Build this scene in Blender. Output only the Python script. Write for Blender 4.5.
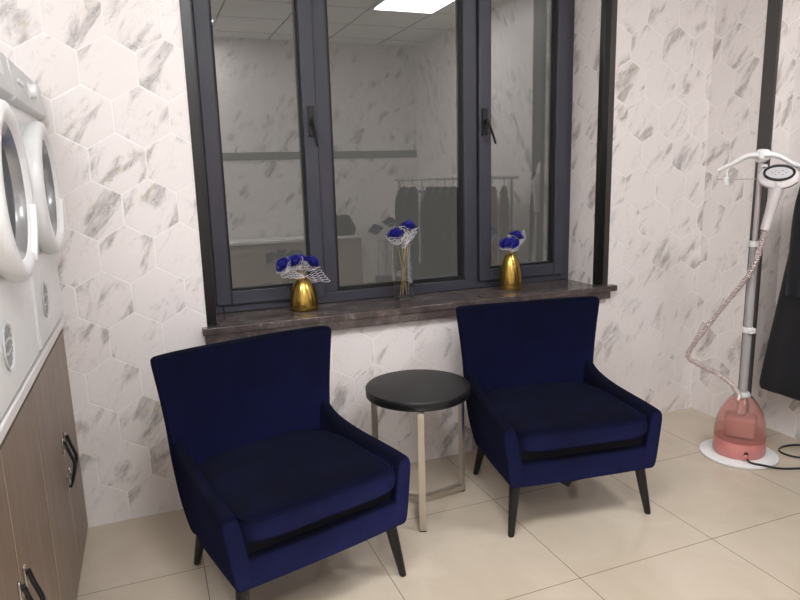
import bpy, bmesh, math, random
from mathutils import Vector, Matrix, noise
C = bpy.context.scene.collection
for o in list(bpy.data.objects): bpy.data.objects.remove(o)
PI = math.pi; R = math.radians
rnd = random.Random(7)

# ---------------------------------------------------------------- camera
cam_d = bpy.data.cameras.new('camera'); cam = bpy.data.objects.new('camera', cam_d); C.objects.link(cam)
yaw, pitch, roll = 0.370435401, 0.193041754, -0.0269683709
fw = Vector((math.sin(yaw)*math.cos(pitch), math.cos(yaw)*math.cos(pitch), -math.sin(pitch)))
rt = Vector((math.cos(yaw), -math.sin(yaw), 0)); up = rt.cross(fw)
r2 = math.cos(roll)*rt + math.sin(roll)*up; u2 = -math.sin(roll)*rt + math.cos(roll)*up
M = Matrix((r2, u2, -fw)).transposed().to_4x4(); M.translation = Vector((0.171056, -2.737215, 1.388907))
cam.matrix_world = M
cam_d.sensor_width = 36; cam_d.lens = 36*647.996/800; cam_d.clip_start = .02
bpy.context.scene.camera = cam

# ---------------------------------------------------------------- world, light, exposure
w = bpy.data.worlds.new('night'); bpy.context.scene.world = w; w.use_nodes = True
w.node_tree.nodes['Background'].inputs[0].default_value = (.115, .113, .107, 1)
w.node_tree.nodes['Background'].inputs[1].default_value = 1.
sc = bpy.context.scene
sc.view_settings.view_transform = 'Standard'; sc.view_settings.look = 'None'
sc.view_settings.exposure = 0.0; sc.view_settings.gamma = 1.0; sc.view_settings.use_curve_mapping = False
CEIL = 2.78
PANELS = [(2.435, -2.02), (0.635, -2.02), (0.635, -3.3), (-.5, -2.02)]
PANEL_POWER = 27.5

# ---------------------------------------------------------------- materials
def lin(r, g, b):
    f = lambda c: (c/255/12.92) if c <= 10.3 else ((c/255+.055)/1.055)**2.4
    return (f(r), f(g), f(b), 1)
MATS = {}
def mat(name, col=(128,128,128), rough=.5, metal=0, **kw):
    if name in MATS: return MATS[name]
    m = bpy.data.materials.new(name); m.use_nodes = True; MATS[name] = m
    b = m.node_tree.nodes['Principled BSDF']
    b.inputs['Base Color'].default_value = lin(*col); b.inputs['Roughness'].default_value = rough
    b.inputs['Metallic'].default_value = metal
    for k, v in kw.items(): b.inputs[k.replace('_', ' ')].default_value = v
    nt = m.node_tree      # subtle procedural unevenness so that no surface is perfectly uniform
    tc = nt.nodes.new('ShaderNodeTexCoord'); n = nt.nodes.new('ShaderNodeTexNoise'); n.inputs['Scale'].default_value = 14
    nt.links.new(tc.outputs['Object'], n.inputs['Vector'])
    mr = nt.nodes.new('ShaderNodeMapRange'); mr.inputs[3].default_value = max(0, rough-.04); mr.inputs[4].default_value = min(1, rough+.04)
    nt.links.new(n.outputs[0], mr.inputs[0]); nt.links.new(mr.outputs[0], b.inputs['Roughness'])
    return m
class NB:
    def __init__(s, m): s.nt = m.node_tree; s.b = s.nt.nodes['Principled BSDF']
    def n(s, t, **kw):
        x = s.nt.nodes.new(t)
        for k, v in kw.items(): setattr(x, k, v)
        return x
    def put(s, sock, v):
        if isinstance(v, bpy.types.NodeSocket): s.nt.links.new(v, sock)
        elif v is not None: sock.default_value = v
    def m(s, op, a, b=None, c=None, clamp=False):
        x = s.n('ShaderNodeMath', operation=op, use_clamp=clamp); s.put(x.inputs[0], a); s.put(x.inputs[1], b); s.put(x.inputs[2], c); return x.outputs[0]
    def v(s, op, a, b=None, out=0):
        x = s.n('ShaderNodeVectorMath', operation=op); s.put(x.inputs[0], a); s.put(x.inputs[1], b); return x.outputs[out]
    def comb(s, x, y, z=0.):
        c = s.n('ShaderNodeCombineXYZ'); s.put(c.inputs[0], x); s.put(c.inputs[1], y); s.put(c.inputs[2], z); return c.outputs[0]
    def sep(s, v): c = s.n('ShaderNodeSeparateXYZ'); s.put(c.inputs[0], v); return c.outputs
    def noise(s, vec, scale, det=3, rough=.5, dist=0.):
        x = s.n('ShaderNodeTexNoise'); s.put(x.inputs['Vector'], vec); x.inputs['Scale'].default_value = scale
        x.inputs['Detail'].default_value = det; x.inputs['Roughness'].default_value = rough; x.inputs['Distortion'].default_value = dist; return x.outputs[0]
    def rng(s, v, a, b, c=0., d=1., smooth=False):
        x = s.n('ShaderNodeMapRange'); x.interpolation_type = 'SMOOTHSTEP' if smooth else 'LINEAR'
        s.put(x.inputs[0], v)
        for i, q in enumerate((a, b, c, d)): x.inputs[i+1].default_value = q
        return x.outputs[0]
    def mix(s, f, a, b):
        x = s.n('ShaderNodeMix', data_type='RGBA'); s.put(x.inputs[0], f); s.put(x.inputs[6], a); s.put(x.inputs[7], b); return x.outputs[2]
    def bump(s, h, strength, dist=.002):
        x = s.n('ShaderNodeBump'); s.put(x.inputs['Height'], h); x.inputs['Strength'].default_value = strength; x.inputs['Distance'].default_value = dist
        s.nt.links.new(x.outputs[0], s.b.inputs['Normal'])

def hex_tile():
    m = mat('hex_marble_tile', (236,230,230), .3); k = NB(m)
    tc = k.n('ShaderNodeTexCoord'); g = k.n('ShaderNodeNewGeometry')
    P = k.sep(tc.outputs['Object']); N = k.sep(g.outputs['Normal'])
    f = k.m('GREATER_THAN', k.m('ABSOLUTE', N[0]), .5)
    u = k.m('ADD', k.m('MULTIPLY', P[0], k.m('SUBTRACT', 1., f)), k.m('MULTIPLY', k.m('SUBTRACT', .05, P[1]), f))
    W = .2; s3 = math.sqrt(3)
    px = k.m('DIVIDE', k.m('SUBTRACT', u, .1-20*W), W); py = k.m('DIVIDE', k.m('SUBTRACT', P[2], 1.4524-20*W*s3), W)
    def cell(ox, oy):
        a = k.m('SUBTRACT', px, ox); b = k.m('SUBTRACT', py, oy)
        fx = k.m('SUBTRACT', a, k.m('ROUND', a)); fy = k.m('SUBTRACT', b, k.m('MULTIPLY', k.m('ROUND', k.m('DIVIDE', b, s3)), s3))
        return fx, fy, k.m('ADD', k.m('MULTIPLY', fx, fx), k.m('MULTIPLY', fy, fy))
    ax, ay, ad = cell(0., 0.); bx, by, bd = cell(.5, s3/2)
    t = k.m('LESS_THAN', bd, ad); it = k.m('SUBTRACT', 1., t)
    gx = k.m('ADD', k.m('MULTIPLY', ax, it), k.m('MULTIPLY', bx, t)); gy = k.m('ADD', k.m('MULTIPLY', ay, it), k.m('MULTIPLY', by, t))
    idv = k.comb(k.m('ROUND', k.m('MULTIPLY', k.m('SUBTRACT', px, gx), 2)), k.m('ROUND', k.m('MULTIPLY', k.m('SUBTRACT', py, gy), 2/s3)))
    wn = k.n('ShaderNodeTexWhiteNoise', noise_dimensions='2D'); k.put(wn.inputs['Vector'], idv)
    agx = k.m('ABSOLUTE', gx); agy = k.m('ABSOLUTE', gy)
    hd = k.m('MAXIMUM', agx, k.m('ADD', k.m('MULTIPLY', agx, .5), k.m('MULTIPLY', agy, s3/2)))
    edge = k.m('SUBTRACT', .5, hd)            # 0 at the joint, in tile widths
    joint = k.rng(edge, .007, .016, 1., 0.)
    # veins: per-tile offset, streaks running up to the right
    off = k.v('MULTIPLY', wn.outputs['Color'], (19., 23., 11.))
    th = R(57); c_, s_ = math.cos(th), math.sin(th)
    al = k.m('ADD', k.m('MULTIPLY', gx, c_), k.m('MULTIPLY', gy, s_)); ac = k.m('SUBTRACT', k.m('MULTIPLY', gy, c_), k.m('MULTIPLY', gx, s_))
    base = k.v('ADD', k.comb(k.m('MULTIPLY', al, .62), k.m('MULTIPLY', ac, 1.9)), off)
    nA = k.noise(base, 1.25, 4, .55, .5)
    nB = k.noise(k.v('ADD', k.comb(k.m('MULTIPLY', al, .8), k.m('MULTIPLY', ac, 1.7)), off), 1.7, 6, .62, .8)
    nC = k.noise(k.v('ADD', k.comb(k.m('MULTIPLY', al, 3.), k.m('MULTIPLY', ac, 13.)), off), 1.1, 4, .65, .4)
    cloud = k.m('MULTIPLY', k.rng(nA, .53, .68, 0., 1., True), k.rng(nC, .3, .6, .35, 1.))
    thin = k.rng(k.m('ABSOLUTE', k.m('SUBTRACT', nB, .5)), 0., .018, 1., 0.)
    thin = k.m('MULTIPLY', thin, k.rng(nA, .42, .62, 0., .75))
    soft = k.rng(nB, .6, .76, 0., .3, True)
    amt = k.m('ADD', k.m('MULTIPLY', cloud, .8), k.m('ADD', k.m('MULTIPLY', thin, .55), soft), clamp=True)
    ob = k.noise(k.v('ADD', k.v('MULTIPLY', k.comb(gx, gy), (1.4, 1.4, 1)), k.v('ADD', off, (7., 3., 0))), 2.2, 2)
    brown = k.rng(ob, .57, .66, 0., 1., True)
    vein = k.mix(brown, lin(158,153,150), lin(174,162,140))
    col = k.mix(amt, lin(238,232,229), vein)
    col = k.mix(k.m('MULTIPLY', joint, .75), col, lin(250,248,246))
    k.put(k.b.inputs['Base Color'], col)
    h = k.m('ADD', k.rng(edge, .0, .03, 0., 1., True), k.m('MULTIPLY', nC, .06))
    k.bump(h, .5, .002)
    return m
def floor_mat():
    m = mat('polished_floor_tile', (214,202,184), .09); k = NB(m)
    tc = k.n('ShaderNodeTexCoord'); P = k.sep(tc.outputs['Object'])
    def d(v, o):
        a = k.m('DIVIDE', k.m('SUBTRACT', v, o-12.), .6); f = k.m('SUBTRACT', a, k.m('ROUND', a)); return k.m('MULTIPLY', k.m('ABSOLUTE', f), .6)
    e = k.m('MINIMUM', d(P[0], .855), d(P[1], -.479))
    g = k.rng(e, .0009, .0019, 1., 0.)
    n1 = k.noise(tc.outputs['Object'], 3.5, 5, .6, .6); n2 = k.noise(tc.outputs['Object'], 40, 3)
    col = k.mix(k.rng(n1, .35, .7), lin(204,192,173), lin(194,181,161))
    col = k.mix(k.m('MULTIPLY', k.rng(n2, .45, .7), .12), col, lin(190,176,156))
    col = k.mix(g, col, lin(120,108,92)); k.put(k.b.inputs['Base Color'], col)
    k.bump(k.m('SUBTRACT', 1., g), .3, .001)
    return m
def ceil_mat():
    m = mat('ceiling_tile', (232,230,226), .85); k = NB(m)
    tc = k.n('ShaderNodeTexCoord'); P = k.sep(tc.outputs['Object'])
    def d(v, o):
        a = k.m('DIVIDE', k.m('SUBTRACT', v, o-12.), .6); f = k.m('SUBTRACT', a, k.m('ROUND', a)); return k.m('MULTIPLY', k.m('ABSOLUTE', f), .6)
    e = k.m('MINIMUM', d(P[0], 2.135), d(P[1], -1.72)); g = k.rng(e, .006, .010, 1., 0.)
    k.put(k.b.inputs['Base Color'], k.mix(g, lin(232,230,226), lin(120,118,114)))
    return m
def sill_mat():
    m = mat('dark_marble', (70,62,60), .16); k = NB(m); tc = k.n('ShaderNodeTexCoord'); o = tc.outputs['Object']
    n1 = k.noise(o, 6, 6, .65, 1.2); n2 = k.noise(o, 11, 6, .7, 1.5); n3 = k.noise(o, 60, 4, .6)
    col = k.mix(k.rng(n1, .3, .7), lin(62,54,54), lin(104,94,90))
    thin = k.m('MULTIPLY', k.rng(k.m('ABSOLUTE', k.m('SUBTRACT', n2, .52)), 0., .008, 1., 0.), k.rng(n1, .5, .62))
    col = k.mix(k.m('MULTIPLY', thin, .7), col, lin(205,195,188)); col = k.mix(k.m('MULTIPLY', k.rng(n3, .6, .75), .3), col, lin(135,122,115))
    k.put(k.b.inputs['Base Color'], col); return m
def wood_mat(name, a, b, rough=.38, axis='z', sc_=1.):
    m = mat(name, a, rough); k = NB(m); tc = k.n('ShaderNodeTexCoord')
    mp = k.n('ShaderNodeMapping'); mp.inputs['Scale'].default_value = {'z': (16*sc_, 16*sc_, .9*sc_), 'x': (.9*sc_, 16*sc_, 16*sc_)}[axis]
    k.nt.links.new(tc.outputs['Object'], mp.inputs[0]); n1 = k.noise(mp.outputs[0], 1.4, 6, .65, .8); n2 = k.noise(mp.outputs[0], 6, 4, .6)
    col = k.mix(k.rng(n1, .3, .7), lin(*a), lin(*b)); col = k.mix(k.m('MULTIPLY', k.rng(n2, .4, .8), .35), col, lin(*[int(x*.8) for x in b]))
    k.put(k.b.inputs['Base Color'], col); k.bump(n2, .12, .001); return m
def velvet_mat():
    m = mat('navy_velvet', (3,4,14), .85, Sheen_Weight=1.0, Sheen_Roughness=.4, Sheen_Tint=lin(118,130,255)); k = NB(m)
    k.b.inputs['Specular IOR Level'].default_value = .12
    tc = k.n('ShaderNodeTexCoord'); n = k.noise(tc.outputs['Object'], 7, 5, .6, .4); n2 = k.noise(tc.outputs['Object'], 420, 2)
    k.put(k.b.inputs['Base Color'], k.mix(k.rng(n, .35, .7), lin(3,4,15), lin(6,9,32)))
    k.put(k.b.inputs['Sheen Weight'], k.rng(n, .3, .7, .75, 1.))
    # the pile is brushed one way (towards the front); bent normals make tops dark, fronts brighter
    vt = k.n('ShaderNodeVectorTransform', vector_type='VECTOR', convert_from='OBJECT', convert_to='WORLD'); vt.inputs[0].default_value = (0, -1, -.3)
    g = k.n('ShaderNodeNewGeometry'); N = g.outputs['Normal']; nap = k.v('NORMALIZE', vt.outputs[0])
    dt = k.v('DOT_PRODUCT', N, nap, out=1); sc1 = k.n('ShaderNodeVectorMath', operation='SCALE'); k.put(sc1.inputs[0], N); k.put(sc1.inputs['Scale'], dt)
    tang = k.v('SUBTRACT', nap, sc1.outputs[0]); sc2 = k.n('ShaderNodeVectorMath', operation='SCALE'); k.put(sc2.inputs[0], tang); sc2.inputs['Scale'].default_value = 1.35
    NN = k.v('NORMALIZE', k.v('ADD', N, sc2.outputs[0]))
    x = k.n('ShaderNodeBump'); k.put(x.inputs['Height'], k.m('ADD', n, k.m('MULTIPLY', n2, .12))); x.inputs['Strength'].default_value = .25; x.inputs['Distance'].default_value = .006
    k.put(x.inputs['Normal'], NN); k.nt.links.new(x.outputs[0], k.b.inputs['Normal']); return m
def glass_pane_mat():
    m = bpy.data.materials.new('window_glass'); m.use_nodes = True; MATS['window_glass'] = m; nt = m.node_tree; nt.nodes.clear()
    k = NB.__new__(NB); k.nt = nt; k.b = None
    out = k.n('ShaderNodeOutputMaterial'); mx = k.n('ShaderNodeMixShader'); gl = k.n('ShaderNodeBsdfGlossy'); tr = k.n('ShaderNodeBsdfTransparent')
    gl.inputs['Roughness'].default_value = .006; gl.inputs['Color'].default_value = (.95, .95, .93, 1); tr.inputs[0].default_value = (.88, .88, .87, 1)
    fr = k.n('ShaderNodeFresnel'); fr.inputs[0].default_value = 1.5
    k.put(mx.inputs[0], k.m('MULTIPLY', fr.outputs[0], 2.6, clamp=True)); nt.links.new(tr.outputs[0], mx.inputs[1]); nt.links.new(gl.outputs[0], mx.inputs[2]); nt.links.new(mx.outputs[0], out.inputs[0])
    return m
def emis(name, col, st):
    m = mat(name, (255,255,255), .5); b = m.node_tree.nodes['Principled BSDF']
    b.inputs['Emission Color'].default_value = col; b.inputs['Emission Strength'].default_value = st; return m
TILE = hex_tile(); FLOOR = floor_mat(); CEILM = ceil_mat(); SILL = sill_mat()
WOOD = wood_mat('taupe_wood', (142,123,106), (118,101,87)); VELVET = velvet_mat(); GLASSP = glass_pane_mat()
BLACKWOOD = wood_mat('black_stained_wood', (20,21,22), (13,13,14), .42, 'x'); LEGBLK = mat('black_lacquer', (16,14,15), .35)
ALU = mat('slate_aluminium', (56,58,68), .42); GASKET = mat('black_rubber', (12,12,13), .6)
BLKTRIM = mat('black_steel_trim', (74,71,69), .3, .3); BLKTRIM2 = mat('black_inner_trim', (16,15,15), .3)
STEEL = mat('brushed_champagne_steel', (200,194,186), .3, 1.); CHROME = mat('chrome', (210,208,205), .15, 1.)
GOLD = mat('gold_glaze', (184,154,80), .22, 1.); WHITEP = mat('white_plastic', (236,236,236), .35); GREYP = mat('pale_grey_plastic', (205,206,206), .3)
WHITEG = mat('white_enamel', (228,230,229), .14); DARKGLASS = mat('smoked_door_glass', (92,94,96), .08)
PLAST_PINK = mat('pink_plastic', (206,134,128), .3)
ROSE = mat('royal_blue_petal', (20,24,132), .55); NET = mat('white_lace_net', (225,222,232), .6)
BAMBOO = mat('pale_wooden_stick', (205,176,120), .6)
BLACKF = mat('black_wool', (12,14,22), .9, Sheen_Weight=.05); BLACKP = mat('black_plastic', (18,18,19), .4)

# ---------------------------------------------------------------- mesh helpers
def obj(name, bm, m, parent=None, smooth=True, bevel=0, seg=2, sub=0, ang=40):
    bmesh.ops.recalc_face_normals(bm, faces=bm.faces)
    me = bpy.data.meshes.new(name); bm.to_mesh(me); bm.free()
    ms = m if isinstance(m, (list, tuple)) else [m]
    for x in ms: me.materials.append(x)
    if smooth:
        for p in me.polygons: p.use_smooth = True
        if not sub: me.set_sharp_from_angle(angle=R(ang))
    o = bpy.data.objects.new(name, me); C.objects.link(o)
    if parent: o.parent = parent
    if bevel:
        b = o.modifiers.new('bevel', 'BEVEL'); b.width = bevel; b.segments = seg; b.limit_method = 'ANGLE'; b.angle_limit = R(35)
    if sub:
        s = o.modifiers.new('sub', 'SUBSURF'); s.levels = sub; s.render_levels = sub
    return o
def thing(name, label, cat, loc=(0,0,0), rz=0, group=None):
    o = bpy.data.objects.new(name, None); o.empty_display_size = .05; C.objects.link(o)
    o.location = loc; o.rotation_euler = (0,0,rz); o['label'] = label; o['category'] = cat
    if group: o['group'] = group
    return o
def tag(o, label, cat, group=None):
    o['label'] = label; o['category'] = cat
    if group: o['group'] = group
    return o
def struct(o): o['kind'] = 'structure'; return o
def box(bm, x0, x1, y0, y1, z0, z1, mi=0):
    v = [bm.verts.new((x, y, z)) for z in (z0, z1) for (x, y) in ((x0,y0),(x1,y0),(x1,y1),(x0,y1))]
    for f in ((0,3,2,1),(4,5,6,7),(0,1,5,4),(1,2,6,5),(2,3,7,6),(3,0,4,7)):
        bm.faces.new([v[i] for i in f]).material_index = mi
    return v
def mk_box(*a, **k): bm = bmesh.new(); box(bm, *a, **k); return bm
def lathe(bm, prof, n=32, c=(0,0,0), rot=None, mi=0, sx=1, sy=1):
    rings = []
    for r, z in prof:
        if r < 1e-5: rings.append([Vector((0,0,z))])
        else: rings.append([Vector((r*sx*math.cos(2*PI*i/n), r*sy*math.sin(2*PI*i/n), z)) for i in range(n)])
    V = []
    for g in rings: V.append([bm.verts.new((rot @ p if rot else p)+Vector(c)) for p in g])
    for a, b in zip(V, V[1:]):
        for i in range(n):
            j = (i+1) % n
            if len(a) == 1 and len(b) == 1: continue
            if len(a) == 1: f = bm.faces.new((a[0], b[i], b[j]))
            elif len(b) == 1: f = bm.faces.new((a[i], a[j], b[0]))
            else: f = bm.faces.new((a[i], a[j], b[j], b[i]))
            f.material_index = mi
def loft(bm, secs, closed=False, cap=True, mi=0):
    V = [[bm.verts.new(p) for p in s] for s in secs]; n = len(V[0])
    prs = list(zip(V, V[1:])) + ([(V[-1], V[0])] if closed else [])
    for a, b in prs:
        for i in range(n):
            bm.faces.new((a[i], a[(i+1)%n], b[(i+1)%n], b[i])).material_index = mi
    if cap and not closed: bm.faces.new(V[0][::-1]).material_index = mi; bm.faces.new(V[-1]).material_index = mi
def catmull(pts, k=8, closed=False):
    pts = [Vector(p) for p in pts]; out = []; n = len(pts)
    rngs = range(n) if closed else range(n-1)
    for i in rngs:
        p1, p2 = pts[i], pts[(i+1)%n]
        p0 = pts[(i-1)%n] if (closed or i > 0) else p1*2-p2
        p3 = pts[(i+2)%n] if (closed or i+2 < n) else p2*2-p1
        for j in range(k):
            t = j/k
            out.append(.5*((2*p1)+(p2-p0)*t+(2*p0-5*p1+4*p2-p3)*t*t+(3*p1-p0-3*p2+p3)*t**3))
    if not closed: out.append(pts[-1])
    return out
def tube(bm, pts, r, n=8, closed=False, mi=0, flat=1.):
    pts = [Vector(p) for p in pts]; N = len(pts); secs = []; prev = None
    for i, p in enumerate(pts):
        if closed: t = (pts[(i+1)%N]-pts[i-1]).normalized()
        else: t = (pts[min(i+1,N-1)]-pts[max(i-1,0)]).normalized()
        if prev is None: a = Vector((0,0,1)) if abs(t.z) < .9 else Vector((1,0,0)); x = t.cross(a).normalized()
        else: x = (prev - t*prev.dot(t)).normalized()
        prev = x; y = t.cross(x); rr = r(i/(N-1)) if callable(r) else r
        secs.append([p + x*math.cos(2*PI*k/n)*rr + y*math.sin(2*PI*k/n)*rr*flat for k in range(n)])
    loft(bm, secs, closed=closed, mi=mi)
def sstep(a, b, x): t = min(1, max(0, (x-a)/(b-a))); return t*t*(3-2*t)
def lerp(a, b, t): return a+(b-a)*t
def interp(tab, x):
    if x <= tab[0][0]: return tab[0][1]
    for (a, va), (b, vb) in zip(tab, tab[1:]):
        if x <= b: return lerp(va, vb, (x-a)/(b-a))
    return tab[-1][1]

# ================================================================= the setting
XR, XC, YB, XL = 3.17, 3.04, -3.79, -.76      # right wall, corner pillar face, rear wall, left wall
X0, X1, ZS, ZT = .412, 2.34, .785, 2.5        # window opening
YG = .27
bm = bmesh.new(); box(bm, XL-.1, XR+.2, YB-.2, .3, -.06, 0); struct(obj('floor', bm, FLOOR, smooth=False))
bm = bmesh.new(); box(bm, XL-.1, XR+.2, YB-.2, .3, CEIL, CEIL+.06); struct(obj('ceiling', bm, CEILM, smooth=False))
bm = bmesh.new()
box(bm, XL-.1, X0, 0, .3, 0, CEIL); box(bm, X1, XR+.2, 0, .3, 0, CEIL); box(bm, X0, X1, 0, .3, 0, ZS-.03); box(bm, X0, X1, 0, .3, ZT, CEIL)
struct(obj('wall_back', bm, TILE, smooth=False))
bm = bmesh.new(); box(bm, XC, XR+.2, -.38, 0, 0, CEIL); box(bm, XR, XR+.2, YB-.2, -.38, 0, CEIL); struct(obj('wall_right', bm, TILE, smooth=False))
bm = bmesh.new(); box(bm, XL-.1, XL, YB-.2, 0, 0, CEIL); struct(obj('wall_left', bm, TILE, smooth=False))
bm = bmesh.new(); box(bm, XL, XR, YB-.1, YB, 0, CEIL); struct(obj('wall_front', bm, TILE, smooth=False))
# black metal edge trims
bm = mk_box(X0-.040, X0, -.006, .03, ZS, ZT); struct(obj('trim_1', bm, BLKTRIM2, bevel=.002))
bm = bmesh.new(); box(bm, X1-.004, X1+.034, -.006, .03, ZS, ZT, 0); box(bm, X1+.034, X1+.066, -.006, .02, ZS, ZT, 1)
struct(obj('trim_2', bm, [BLKTRIM2, BLKTRIM], bevel=.0015))
bm = bmesh.new(); box(bm, XC-.005, XC+.01, -.384, -.312, 0, CEIL); struct(obj('trim_3', bm, BLKTRIM, bevel=.0015))
bm = mk_box(X0-.04, X1+.066, -.006, .02, ZT, ZT+.05); struct(obj('trim_4', bm, BLKTRIM2, bevel=.002))
bm = mk_box(XR-.02, XR, -1.36, -1.0, 0, CEIL); struct(obj('trim_5', bm, mat('dark_olive_panel', (72,70,62), .5), bevel=.003))
bm = mk_box(XL, XR, YB, YB+.012, 1.565, 1.645); struct(obj('trim_6', bm, mat('grey_border_tile', (128,128,122), .4), bevel=.001))

# window
win = bpy.data.objects.new('window_1', None); C.objects.link(win); struct(win); win.location = (1.375, YG, ZS)
def wobj(name, bm, m, parent=win, off=None, **k):
    o = off or win.location
    for v in bm.verts: v.co -= Vector(o)
    return obj(name, bm, m, parent, **k)
def ring(bm, x0, x1, z0, z1, w_, y0, y1, wb=None, wt=None, mi=0):
    wb = wb or w_; wt = wt or w_
    box(bm, x0, x0+w_, y0, y1, z0, z1, mi); box(bm, x1-w_, x1, y0, y1, z0, z1, mi)
    box(bm, x0+w_, x1-w_, y0, y1, z0, z0+wb, mi); box(bm, x0+w_, x1-w_, y0, y1, z1-wt, z1, mi)
bm = bmesh.new()
ring(bm, X0, X1, ZS+.001, ZT, .055, .245, .33, wb=.05)
box(bm, .945, 1.009, .245, .33, ZS+.05, ZT-.055); box(bm, 1.693, 1.768, .245, .33, ZS+.05, ZT-.055)
wobj('window_frame', bm, ALU, bevel=.003)
bm = bmesh.new(); ring(bm, 1.009, 1.693, ZS+.05, ZT-.055, .012, .252, .27, wb=.022); wobj('glazing_bead', bm, GASKET, bevel=.002)
# casement sashes (slightly proud of the frame)
def sash(x0, x1, hx, ang):
    bm = bmesh.new(); ring(bm, x0, x1, ZS+.038, ZT-.04, .066, .226, .29, wb=.062)
    s = wobj('casement_sash', bm, ALU, bevel=.004)
    bm = bmesh.new(); ring(bm, x0+.066, x1-.066, ZS+.1, ZT-.106, .009, .24, .262); wobj('sash_gasket', bm, GASKET, s, bevel=.001)
    bm = bmesh.new(); hz = 1.63
    box(bm, hx-.014, hx+.014, .214, .227, hz-.065, hz+.065)
    lathe(bm, [(0,.0),(.011,.0),(.011,.03),(0,.03)], 16, (hx, .216, hz), Matrix.Rotation(PI/2, 3, 'X'))
    d = Vector((math.sin(ang), 0, -math.cos(ang))); p0 = Vector((hx, .190, hz+.004))
    tube(bm, [p0-d*.012, p0+d*.02+Vector((0,-.004,0)), p0+d*.07+Vector((0,-.008,0)), p0+d*.12+Vector((0,-.006,0))], lambda t: .0105-.003*t, 10, flat=.7)
    wobj('window_handle', bm, BLACKP, s, bevel=.002)
    bm = bmesh.new(); box(bm, x0+.062, x1-.062, .262, .268, ZS+.098, ZT-.102); wobj('glass_pane', bm, GLASSP, s, smooth=False)
sash(.44, .943, .915, R(6)); sash(1.772, 2.295, 1.80, R(20))
bm = bmesh.new(); box(bm, 1.005, 1.697, .268, .274, ZS+.046, ZT-.05); wobj('glass_pane', bm, GLASSP, smooth=False)
# sill
bm = bmesh.new(); box(bm, X0-.062, X1+.10, -.042, 0., ZS-.030, ZS); box(bm, X0, X1, 0, .31, ZS-.030, ZS)
box(bm, X0-.055, X1+.062, -.037, -.001, ZS-.068, ZS-.030)
bmesh.ops.remove_doubles(bm, verts=bm.verts, dist=1e-5)
wobj('window_sill', bm, SILL, bevel=.003)
# outside: a dim facade edge across the yard
# ceiling panels
LEDM = emis('led_diffuser', (.98, .985, 1.01, 1), PANEL_POWER)
for i, (px, py) in enumerate(PANELS):
    lab = ['square ceiling light panel mirrored at the top of the middle window pane', 'square ceiling light panel above the navy armchairs', 'square ceiling light panel near the rear wall', 'square ceiling light panel above the washing machines'][i]
    t = thing('ceiling_light', lab, 'ceiling light', (px, py, CEIL), 0, 'ceiling light panels')
    bm = bmesh.new(); ring(bm, -.295, .295, -.295, .295, .02, -.012, .0)
    bm.transform(Matrix.Rotation(PI/2, 4, 'X') ); 
    obj('light_frame', bm, WHITEP, t)
    obj('diffuser', mk_box(-.275, .275, -.275, .275, -.008, -.002), LEDM, t, smooth=False)

# ================================================================= counter, cabinets, machines (left)
XF = -.16
bm = mk_box(XL+.005, -.146, -1.9, -.004, .862, .892)
tag(obj('worktop', bm, mat('white_worktop', (226,224,222), .22), bevel=.004), 'long white worktop on the wooden cabinets under the washing machines', 'worktop')
cab_labels = ['taupe wooden base cabinet in the corner next to the tiled back wall', 'taupe wooden base cabinet nearer the viewer at the lower left edge']
for ci, (ya, yb) in enumerate(((-.785, -.008), (-1.64, -.789))):
    t = thing('base_cabinet', cab_labels[ci], 'cabinet', (XF-.3, (ya+yb)/2, 0), 0, 'base cabinets under the worktop')
    oy = (ya+yb)/2; ox = XF-.3
    bm = bmesh.new(); box(bm, XL+.01-ox, XF-.022-ox, ya-oy, yb-oy, .045, .858); box(bm, XL+.02-ox, XF-.04-ox, ya-oy, yb-oy, 0, .045)
    obj('cabinet_body', bm, mat('dark_cabinet_body', (44,38,34), .6), t)
    mid = -.367 if ci == 0 else -1.217
    for (a, b, hs) in ((ya, mid, 1), (mid, yb, -1)):
        d = obj('cabinet_door', mk_box(XF-.02-ox, XF-ox, a+.0012-oy, b-.0012-oy, .012, .833), WOOD, t, bevel=.0012)
        tape = obj('edge_band', mk_box(XF-.0195-ox, XF+.0004-ox, b-.0016-oy, b-.0004-oy, .012, .833), mat('pale_edge_band', (188,164,136), .5), d, smooth=False)
        hy = (b-.032 if hs > 0 else a+.032)-oy
        zt = .540; zb = .352
        for z0, z1 in ((zt-.055, zt), (zb, zb+.055)):
            bm = bmesh.new(); box(bm, XF-ox, XF+.006-ox, hy-.008, hy+.008, z0, z1); box(bm, XF+.006-ox, XF+.016-ox, hy-.006, hy+.006, z0+.02, z1-.02)
            obj('handle_mount', bm, CHROME, d, bevel=.0015)
        pts = catmull([(XF+.010-ox, hy, zt-.012), (XF+.018-ox, hy, zt-.045), (XF+.026-ox, hy, zt-.07), (XF+.031-ox, hy, (zt+zb)/2), (XF+.026-ox, hy, zb+.06), (XF+.018-ox, hy, zb+.03), (XF+.010-ox, hy, zb+.012)], 5)
        bm = bmesh.new(); tube(bm, pts, .0075, 8, flat=.75); obj('handle_grip', bm, BLACKP, d)
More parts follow.
